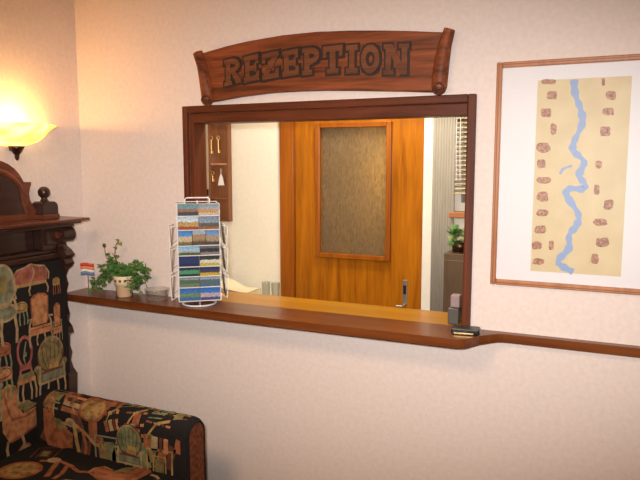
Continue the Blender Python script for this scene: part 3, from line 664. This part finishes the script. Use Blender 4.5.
vine([s0, (.0, .01, .11), (.02, .0, .13), (-.02, .0, .12)], 20, .03)
vine([s0, (.05, .0, .10), (.09, -.01, .085), (.10, -.01, .04)], 18, .026)
vine([s0, (-.06, -.01, .11), (-.12, -.015, .085), (-.165, -.015, .06), (-.175, -.015, .02)], 30, .027, .25)
vine([s0, (-.05, -.02, .10), (-.10, -.02, .085), (-.135, -.02, .045)], 24, .028)
vine([s0, (-.02, -.03, .11), (-.06, -.03, .105), (-.10, -.02, .10)], 24, .03)
vine([s0, (.02, -.03, .11), (.06, -.03, .12), (.10, -.02, .11), (.145, -.01, .085)], 28, .029)
vine([s0, (.03, .0, .12), (.09, .0, .145), (.13, .0, .13), (.15, 0, .105)], 34, .029)
vine([s0, (.03, .01, .14), (.07, .0, .165), (.11, .0, .15), (.14, .0, .13)], 30, .028, .2)
vine([s0, (-.03, .0, .14), (-.06, .0, .17), (-.09, .0, .155), (-.12, 0, .13)], 28, .028, .2)
stm.tube([PC+Vector(p) for p in (s0, (-.08, .01, .13), (-.115, .012, .18), (-.122, .012, .225))], .0014, 'stem', 6)
part(stm, 'stems', iv); lf.open = True; part(lf, 'foliage', iv)
part(MB().ball(PC+Vector((-.122, .012, .232)), .0085, 'bud', 10, 1, 1, 1.2), 'bud', iv)
# coloured card stuck at the left of the ivy
c = Vector((-2.258, -.112, HZ0))
fc = thing('flag_pick', c, 'small red, white and blue card on a thin stick, left of the ivy', 'decoration')
part(MB().tube([c, c+Vector((0, 0, .15))], .0015, 'stem', 6), 'stick', fc)
me = MB()
for k, (mn, h) in enumerate((('blue', .014), ('whitep', .012), ('orange', .014), ('red', .016))):
    z0 = [.092, .106, .118, .132][k]
    vs = [(c.x+(i-3)*.0085, c.y+(i-3)*.0055-.003+.003*math.sin(i*1.1), c.z+z+.003*math.sin(i*.8)) for z in (z0, z0+h) for i in range(7)]
    me.add(vs, [(i, i+1, 8+i, 7+i) for i in range(6)], mn, True)
me.open = True; o = part(me, 'card', fc); sol = o.modifiers.new('thickness', 'SOLIDIFY'); sol.thickness = .001
# glass ashtray
ac = Vector((-1.885, -.072, HZ0+.0005))
me = MB().lathe([(0, 0), (.042, 0), (.047, .004), (.055, .044), (.0555, .048), (.0515, .048), (.045, .012), (.040, .008), (0, .008)], ac, 'glass', 32)
tag(me.build('glass_bowl', None, 0, ac), 'small clear glass bowl on the shelf between ivy and postcard rack', 'bowl')
me = MB()

# ------------------------------------------------------------------ postcard rack
RC = Vector((-1.655, -.070, HZ0)); RT = math.radians(38.0)
RM = Matrix.Translation(RC) @ Matrix.Rotation(RT, 4, 'Z')
rk = thing('postcard_rack', RC, 'white wire revolving postcard rack standing on the counter by the hatch', 'rack')
def rp(mb, name, parent=None):
    mb.v = [tuple(RM @ Vector(p)) for p in mb.v]; return part(mb, name, parent or rk)
me = MB(); n_ = 28
me.tube([(.073*math.cos(2*PI*k/n_), .073*math.sin(2*PI*k/n_), .0042) for k in range(n_)], .0038, 'wire', 8, True)
me.tube([(-.072, 0, .006), (-.02, 0, .02), (.02, 0, .02), (.072, 0, .006)], .003, 'wire', 8); me.tube([(0, -.072, .006), (0, -.02, .02), (0, .02, .02), (0, .072, .006)], .003, 'wire', 8)
rp(me, 'base_ring')
rp(MB().tube([(0, 0, .018), (0, 0, .455)], .004, 'wire', 10), 'pole')
rp(MB().tube([(-.052, 0, .43), (-.052, 0, .462), (-.045, 0, .468), (.045, 0, .468), (.052, 0, .462), (.052, 0, .43)], .003, 'wire', 8), 'top_handle')
ROWS = [(.396, .446), (.337, .395), (.270, .336), (.228, .269), (.180, .227), (.138, .179), (.091, .137), (.032, .090)]
FY = -.082; HW = .088
for i, (z0, z1) in enumerate(ROWS):
    me = MB(); y = FY-.003*0; zt = z0+.45*(z1-z0)
    wz = HW if i < 2 else HW+.002
    me.tube([(-wz, y, zt), (-wz, y-.012, zt-.004), (-wz, y-.012, z0), (wz, y-.012, z0), (wz, y-.012, zt-.004), (wz, y, zt)], .0022, 'wire', 6)
    rp(me, 'pocket')
me = MB()
for x in (-HW, HW): 
    me.tube([(x, FY+.006, .028), (x, FY+.006, .446)], .0021, 'wire', 6); me.tube([(x, -FY, .028), (x, -FY, .446)], .0021, 'wire', 6)
for z in (.028, .335, .446):
    me.tube([(-HW, FY+.006, z), (HW, FY+.006, z), (HW, -FY, z), (-HW, -FY, z)], .0021, 'wire', 6, True)
    me.tube([(0, FY+.006, z), (0, -FY, z)], .0018, 'wire', 6)
rp(me, 'upright_frame')
SIDE = [(.035, .135), (.150, .250), (.262, .345)]
for s in (-1, 1):
    for z0, z1 in SIDE:
        me = MB(); x0 = s*HW; x1 = s*(HW+.030)
        me.tube([(x0, -.07, z0+.02), (x1, -.07, z0), (x1, .07, z0), (x0, .07, z0+.02)], .0018, 'wire', 6)
        me.tube([(x1, -.07, z0), (x1+s*.004, -.07, z1), (x0+s*.012, -.07, z1+.008)], .0018, 'wire', 6)
        me.tube([(x1, .07, z0), (x1+s*.004, .07, z1), (x0+s*.012, .07, z1+.008)], .0018, 'wire', 6)
        me.tube([(x1+s*.002, -.07, z0+.4*(z1-z0)), (x1+s*.002, .07, z0+.4*(z1-z0))], .0018, 'wire', 6)
        rp(me, 'pocket')
def cardmat(name, sky, mid, low, h1, h2, seed, sc=8, amp=.5):
    g_ = lambda c: tuple(min(v**1.2*1.15, .95) for v in c)
    sky, mid, low = g_(sky), g_(mid), g_(low); m = mat('postcard_'+name, sky, .5, spec=.15); t, n, l, b = nt(m)
    tc = n.new('ShaderNodeTexCoord'); sp = n.new('ShaderNodeSeparateXYZ'); l.new(tc.outputs['Generated'], sp.inputs[0])
    mp = n.new('ShaderNodeMapping'); mp.inputs['Location'].default_value = (seed*3.7, 0, seed*1.3); mp.inputs['Scale'].default_value = (1.1, 0, .7); l.new(tc.outputs['Generated'], mp.inputs[0])
    nz = n.new('ShaderNodeTexNoise'); nz.inputs['Scale'].default_value = sc; nz.inputs['Detail'].default_value = 6; nz.inputs['Roughness'].default_value = .65; l.new(mp.outputs[0], nz.inputs['Vector'])
    ad = n.new('ShaderNodeMath'); ad.operation = 'MULTIPLY_ADD'; ad.inputs[1].default_value = amp; l.new(nz.outputs['Fac'], ad.inputs[0]); l.new(sp.outputs['Z'], ad.inputs[2])
    k = amp*.5
    r = ramp(n, [(0, low), (max(h1+k-.06, .01), low), (h1+k, mid), (h2+k-.05, mid), (h2+k, tuple(min(v*1.25, .9) for v in sky)), (1, sky)])
    mulp = n.new('ShaderNodeMath'); mulp.operation = 'MULTIPLY'; mulp.inputs[1].default_value = 1/(1+k); 
    for e in r.color_ramp.elements: e.position = min(e.position/(1+k), 1)
    l.new(ad.outputs[0], mulp.inputs[0]); l.new(mulp.outputs[0], r.inputs[0])
    n2 = n.new('ShaderNodeTexNoise'); n2.inputs['Scale'].default_value = 15; n2.inputs['Detail'].default_value = 4; l.new(mp.outputs[0], n2.inputs['Vector'])
    r2 = ramp(n, [(.38, (.3, .3, .3)), (.62, (1, 1, 1))]); l.new(n2.outputs['Fac'], r2.inputs[0])
    mm = n.new('ShaderNodeMix'); mm.data_type = 'RGBA'; mm.blend_type = 'MULTIPLY'; mm.inputs[0].default_value = .85
    l.new(r.outputs[0], mm.inputs[6]); l.new(r2.outputs[0], mm.inputs[7]); l.new(mm.outputs[2], b.inputs['Base Color']); M['pc_'+name] = m
CARDS = [  # row, x0, x1 (fractions of the row), look, sky, middle, foreground, heights
 (0, 0, .5, 'teal sky over a brown village', (.20, .36, .38), (.35, .22, .16), (.10, .09, .08), .35, .62),
 (0, .5, 1, 'grey sky over orange roofs', (.35, .42, .46), (.65, .38, .14), (.60, .55, .48), .25, .55),
 (1, 0, .5, 'pale sky over a red-brown town', (.55, .68, .78), (.55, .38, .16), (.40, .10, .03), .25, .6),
 (1, .5, 1, 'slate blue sky over brown houses', (.28, .36, .44), (.16, .15, .14), (.40, .17, .05), .2, .5),
 (2, 0, .34, 'bright blue sky over a white building', (.10, .30, .62), (.62, .52, .36), (.20, .18, .08), .25, .6),
 (2, .34, .67, 'tan church front under pale sky', (.40, .52, .66), (.42, .30, .18), (.14, .10, .07), .3, .75),
 (2, .67, 1, 'blue sky over a tan tower', (.18, .36, .62), (.45, .36, .25), (.09, .09, .08), .25, .65),
 (3, 0, .52, 'light blue sky over a green river bank', (.30, .52, .74), (.45, .50, .50), (.10, .16, .06), .3, .55),
 (3, .52, 1, 'grey and black rock face', (.18, .18, .20), (.05, .05, .06), (.30, .28, .26), .3, .7),
 (4, 0, .5, 'plain deep navy blue', (.022, .045, .16), (.028, .05, .17), (.02, .035, .12), .3, .6),
 (4, .5, 1, 'white and yellow flowers on dark ground', (.05, .06, .05), (.72, .70, .62), (.55, .50, .08), .3, .6),
 (5, 0, .5, 'round green trees on dark ground', (.03, .045, .07), (.10, .36, .20), (.015, .03, .03), .25, .65),
 (5, .5, 1, 'navy hill above a yellow field', (.035, .055, .17), (.09, .08, .10), (.62, .44, .06), .35, .6),
 (6, 0, .5, 'grey-green valley landscape', (.28, .36, .38), (.12, .19, .12), (.20, .26, .17), .35, .7),
 (6, .5, 1, 'grey-blue river bend', (.34, .42, .50), (.14, .20, .20), (.10, .20, .30), .35, .7),
 (7, 0, .5, 'blue sky over green vineyards', (.07, .20, .50), (.20, .32, .14), (.08, .20, .42), .3, .55),
 (7, .5, 1, 'blue sky over white and pink houses', (.06, .22, .58), (.55, .46, .48), (.10, .12, .30), .25, .55)]
RN = ['top row', 'second row', 'third row', 'fourth row', 'fifth row', 'sixth row', 'seventh row', 'bottom row']
for i, (row, f0, f1, look, sky, mid, low, h1, h2) in enumerate(CARDS):
    cardmat('view', sky, mid, low, h1, h2, i+1); z0, z1 = ROWS[row]; W = 2*HW-.004
    xa = -HW+.002+f0*W+.0012; xb = -HW+.002+f1*W-.0012; h = (z1-z0)*1.0
    me = MB().box(-(xb-xa)/2, (xb-xa)/2, -.0006, .0006, 0, h-.001, 'pc_view')
    o = me.build('postcard', None, 0, (0, 0, 0))
    o.matrix_world = RM @ Matrix.Translation(((xa+xb)/2, FY-.0085+.0012*(row == 0), z0+.0022)) @ Matrix.Rotation(math.radians(-5), 4, 'X')
    pos = ('left', 'right') if f1-f0 > .4 else ('left', 'middle', 'right')
    p_ = pos[0] if f0 == 0 else pos[-1] if f1 == 1 else pos[1]
    tag(o, f'postcard of {look}, {p_} in the rack\'s {RN[row]}', 'postcard', 'postcards in the wire rack')
for s, sn in ((-1, 'left'), (1, 'right')):
    for k, (z0, z1) in enumerate(SIDE):
        cardmat('side', (.42, .46, .50), (.30, .32, .30), (.18, .22, .22), .3, .6, 30+k+s)
        me = MB().box(-.062, .062, -.001, .001, 0, .098 if k < 2 else .088, 'pc_side'); o = me.build('postcard', None, 0, (0, 0, 0))
        o.matrix_world = RM @ Matrix.Translation((s*(HW+.0255), 0, z0+.003)) @ Matrix.Rotation(s*PI/2, 4, 'Z') @ Matrix.Rotation(math.radians(-5), 4, 'X')
        tag(o, f'grey postcard seen edge-on in the {["lowest", "middle", "highest"][k]} pocket on the rack\'s {sn} side', 'postcard', 'postcards in the wire rack')

# ------------------------------------------------------------------ small things on the counter's right end
c = Vector((-.540, .065, HZ0))
gb = thing('card_terminal', c, 'small grey box with a pinkish top standing by the right jamb of the hatch', 'box')
part(B(-.572, -.530, .03, .10, HZ0, HZ0+.062, 'grey'), 'body', gb, .004)
part(B(-.566, -.531, .045, .09, HZ0+.0625, HZ0+.11, 'pinkgrey'), 'display', gb, .004)
c = Vector((-.478, -.080, HZ0))
bt = thing('black_box', c, 'flat black box with gold front edge lying at the foot of the right jamb', 'box')
def rz(mb, a, c):
    r = Matrix.Translation(c) @ Matrix.Rotation(a, 4, 'Z'); mb.v = [tuple(r @ Vector(p)) for p in mb.v]; return mb
part(rz(B(-.05, .05, -.03, .03, .001, .022, 'black'), .12, c), 'body', bt, .005)
part(rz(B(-.040, .030, -.0325, -.0285, .003, .0085, 'goldedge'), .12, c), 'edge_strip', bt, .001)

# ------------------------------------------------------------------ things in the office
# key cabinet on the far wall
KX0, KX1, KZ0, KZ1 = -2.296, -2.152, 1.28, 2.0; KY0, KY1 = OY-.04, OY-.001
kc = thing('key_cabinet', ((KX0+KX1)/2, OY-.001, KZ0), 'narrow brown wooden key cabinet on the office wall, left of the door', 'cabinet')
part(B(KX0+.01, KX1-.01, OY-.012, KY1, KZ0+.01, KZ1-.01, 'keywood'), 'back', kc)
for x in (KX0, KX1-.012): part(B(x, x+.012, KY0, KY1, KZ0, KZ1, 'keywood'), 'side', kc, .002)
for z in (KZ0, 1.415, 1.625, KZ1-.012): part(B(KX0+.012, KX1-.012, KY0+.004, OY-.012, z, z+.012, 'picframe' if z == 1.625 else 'keywood'), 'shelf', kc, .002)
kc.children[-1]['label'] = 'top board'
for px_, z in ((211.5, 1.80), (218.5, 1.80), (212.2, 1.585), (221.5, 1.60)):
    x = at(px_, 145, 'y', OY-.02).x
    part(MB().tube([(x, OY-.012, z), (x, OY-.03, z), (x, OY-.032, z+.008)], .002, 'brass', 6), 'hook', kc)
for i, (px_, z, ln) in enumerate(((211.5, 1.80, .085), (218.5, 1.80, .08), (212.2, 1.585, .04))):
    x = at(px_, 145, 'y', OY-.024).x; c = Vector((x, OY-.026, z-.02))
    k_ = thing('key', c, ['brass key hanging at top left in the key cabinet', 'brass key hanging at top right in the key cabinet', 'short brass key hanging below the middle shelf of the key cabinet'][i], 'key', 'keys in the cabinet')
    me = MB(); me.tube([(x+.010*math.cos(a*PI/6), c.y, z-.010+.012*math.sin(a*PI/6)) for a in range(12)], .0026, 'brass', 6, True); part(me, 'bow', k_)
    me = MB(); me.tube([(x, c.y, z-.021), (x, c.y, z-.021-ln)], .004, 'brass', 8); me.box(x, x+.013, c.y-.0025, c.y+.0025, z-.021-ln, z-.021-ln+.018, 'brass'); part(me, 'blade', k_)
x = at(221.5, 180, 'y', OY-.026).x
tg = thing('key_tag', (x, OY-.028, 1.50), 'white triangular tag hanging in the key cabinet', 'tag')
part(MB().prism([(x-.021, 1.502), (x+.023, 1.502), (x+.012, 1.55), (x, 1.572), (x-.010, 1.55)], lambda a, b_, d_: (a, d_, b_), OY-.034, OY-.029, 'whitep'), 'tag_plate', tg, .001)
part(MB().tube([(x, OY-.031, 1.568), (x, OY-.031, 1.607)], .0015, 'whitep', 6), 'cord', tg)
ws = B(-2.36, -2.325, OY-.016, OY, 1.435, 1.475, 'black').build('wall_switch', None, .003, (-2.342, OY, 1.435)); tag(ws, 'small black fitting on the office wall beside the key cabinet', 'switch')
# desk with paper and glasses
ds = thing('office_desk', (-2.0, .72, 0), 'pale desk against the office wall behind the counter', 'desk')
part(B(-2.37, -1.74, .46, .98, .77, .80, 'desk'), 'desk_top', ds, .004)
for x in (-2.35, -1.79):
    for y in (.49, .93): part(B(x, x+.035, y, y+.035, 0, .77, 'desk'), 'leg', ds)
def sheets(name, x, y, a, w_, h_, z, n, label):
    me = MB(); vs = []
    for i in range(9):
        for j in range(5):
            u = (i/8-.5)*w_; v = (j/4-.5)*h_; vs.append((u, v, .012*n+.02*math.sin(i*.75)*(j/4)+.012*math.sin(i*.4+1)))
    me.add(vs, [(i*5+j, i*5+j+1, (i+1)*5+j+1, (i+1)*5+j) for i in range(8) for j in range(4)], 'sheet', True)
    k = len(vs); me.box(-w_/2, w_/2, -h_/2, h_/2, 0, .010*n, 'sheet'); me.open = True
    o = rz(me, a, Vector((x, y, z))).build(name, None, 0, (x, y, z)); tag(o, label, 'papers'); return o
sheets('paper_pile', -2.06, .82, .12, .30, .2, .80, 9, 'cream pile of papers on the desk, seen just right of the postcard rack')
gx = at(265, 285, 'y', .88).x
for i, (px_, lab) in enumerate(((266, 'left clear drinking glass on the desk beside the door'), (275.5, 'right clear drinking glass on the desk beside the door'))):
    x = at(px_, 285, 'y', .94).x; c = Vector((x, .94, .8005))
    me = MB().lathe([(0, 0), (.022, 0), (.026, .13), (.0245, .13), (.0205, .006), (0, .006)], c, 'glass', 24)
    tag(me.build('drinking_glass', None, 0, c), lab, 'glass', 'glasses on the desk')
# grey curtain
me = MB(); vs = []; N = 40
for z in (.03, 2.3):
    for i in range(N+1): x = -.888+.118*i/N; vs.append((x, OY-.035+.0025*math.sin(i*1.3), z))
me.add(vs, [(i, i+1, N+2+i, N+1+i) for i in range(N)], 'curtain', True); me.open = True
cu = me.build('curtain', None, 0, (-.83, OY-.035, .03)); sol = cu.modifiers.new('thickness', 'SOLIDIFY'); sol.thickness = .002
tag(cu, 'narrow grey-beige curtain hanging between office door and window', 'curtain')
me = MB().tube([(-.9, OY-.035, 2.305), (-.0, OY-.035, 2.305)], .008, 'steel', 8)
tag(me.build('curtain_rod', None, 0, (-.5, OY-.035, 2.3)), 'thin metal rod carrying the grey curtain above the office window', 'rod')
# low cabinet and plant below the window
cb = thing('low_cabinet', (-.42, .84, 0), 'brown cabinet under the office window at the right jamb', 'cabinet')
part(B(-.755, -.08, .70, .985, 0, 1.20, 'cabwood'), 'body', cb, .004)
for x in (-.75, -.415): 
    dd = part(B(x, x+.33, .685, .70, .03, 1.17, 'cabwood'), 'cabinet_door', cb, .003)
    part(MB().ball((x+(.3 if x < -.5 else .03), .677, .65), .01, 'steel', 10), 'knob', dd)
c = Vector((-.70, .80, 1.20))
wp = thing('leafy_plant', c, 'green leafy plant on the brown cabinet below the office window', 'plant')
part(MB().lathe([(0, 0), (.035, 0), (.045, .05), (.042, .05), (0, .045)], c, 'bronze', 18), 'pot', wp)
lf = MB(); rg = random.Random(5)
for k in range(46):
    a = rg.uniform(0, 2*PI); rr_ = rg.uniform(.0, .055); p = c+Vector((rr_*math.cos(a), rr_*math.sin(a), .04+rg.uniform(0, .085)))
    leaf(p, Vector((math.cos(a), math.sin(a), rg.uniform(-.3, .7))), .045, 'leaf_pale' if k % 3 == 0 else 'leaf')
lf.open = True; part(lf, 'foliage', wp)

# ------------------------------------------------------------------ lights
def light(name, kind, loc, energy, col, size=.1, rot=None):
    L = bpy.data.lights.new(name, kind); L.energy = energy; L.color = col
    if kind == 'AREA': L.shape = 'DISK'; L.size = size
    else: L.shadow_soft_size = size
    o = bpy.data.objects.new(name, L); COL.objects.link(o); o.location = loc
    if rot: o.rotation_euler = rot
    return o
fl = light('camera_flash', 'SPOT', (-.05, -2.42, 1.73), 255, (1, .972, .95), .04)
fl.data.spot_size = math.radians(57); fl.data.spot_blend = 1
aim = at(350, 238, 'y', 0)-fl.location
fl.rotation_euler = aim.to_track_quat('-Z', 'Y').to_euler(); fl.scale = (2.0, 1, 1)
light('warm_room_fill', 'AREA', (-1.1, -2.3, 2.58), 36, (1, .64, .38), .7)  # added warm fill without a fitting, placed to lift the left side
light('sconce_bulb', 'POINT', (LW+.06, LY, zb+.093), 6.0, (1, .50, .13), .02)
light('office_ceiling_lamp', 'AREA', (-1.15, .52, 2.55), 25, (1, .90, .74), .3)
light('hallway_lamp', 'POINT', (-1.0, 1.24, 1.62), 12, (1, .74, .34), .1)
wd = bpy.data.worlds.new('world'); S.world = wd; wd.use_nodes = True
wd.node_tree.nodes['Background'].inputs[0].default_value = (.75, .78, .8, 1); wd.node_tree.nodes['Background'].inputs[1].default_value = .3
S.view_settings.view_transform = 'Standard'; S.view_settings.look = 'None'; S.view_settings.exposure = 0; S.view_settings.gamma = 1; S.view_settings.use_curve_mapping = False
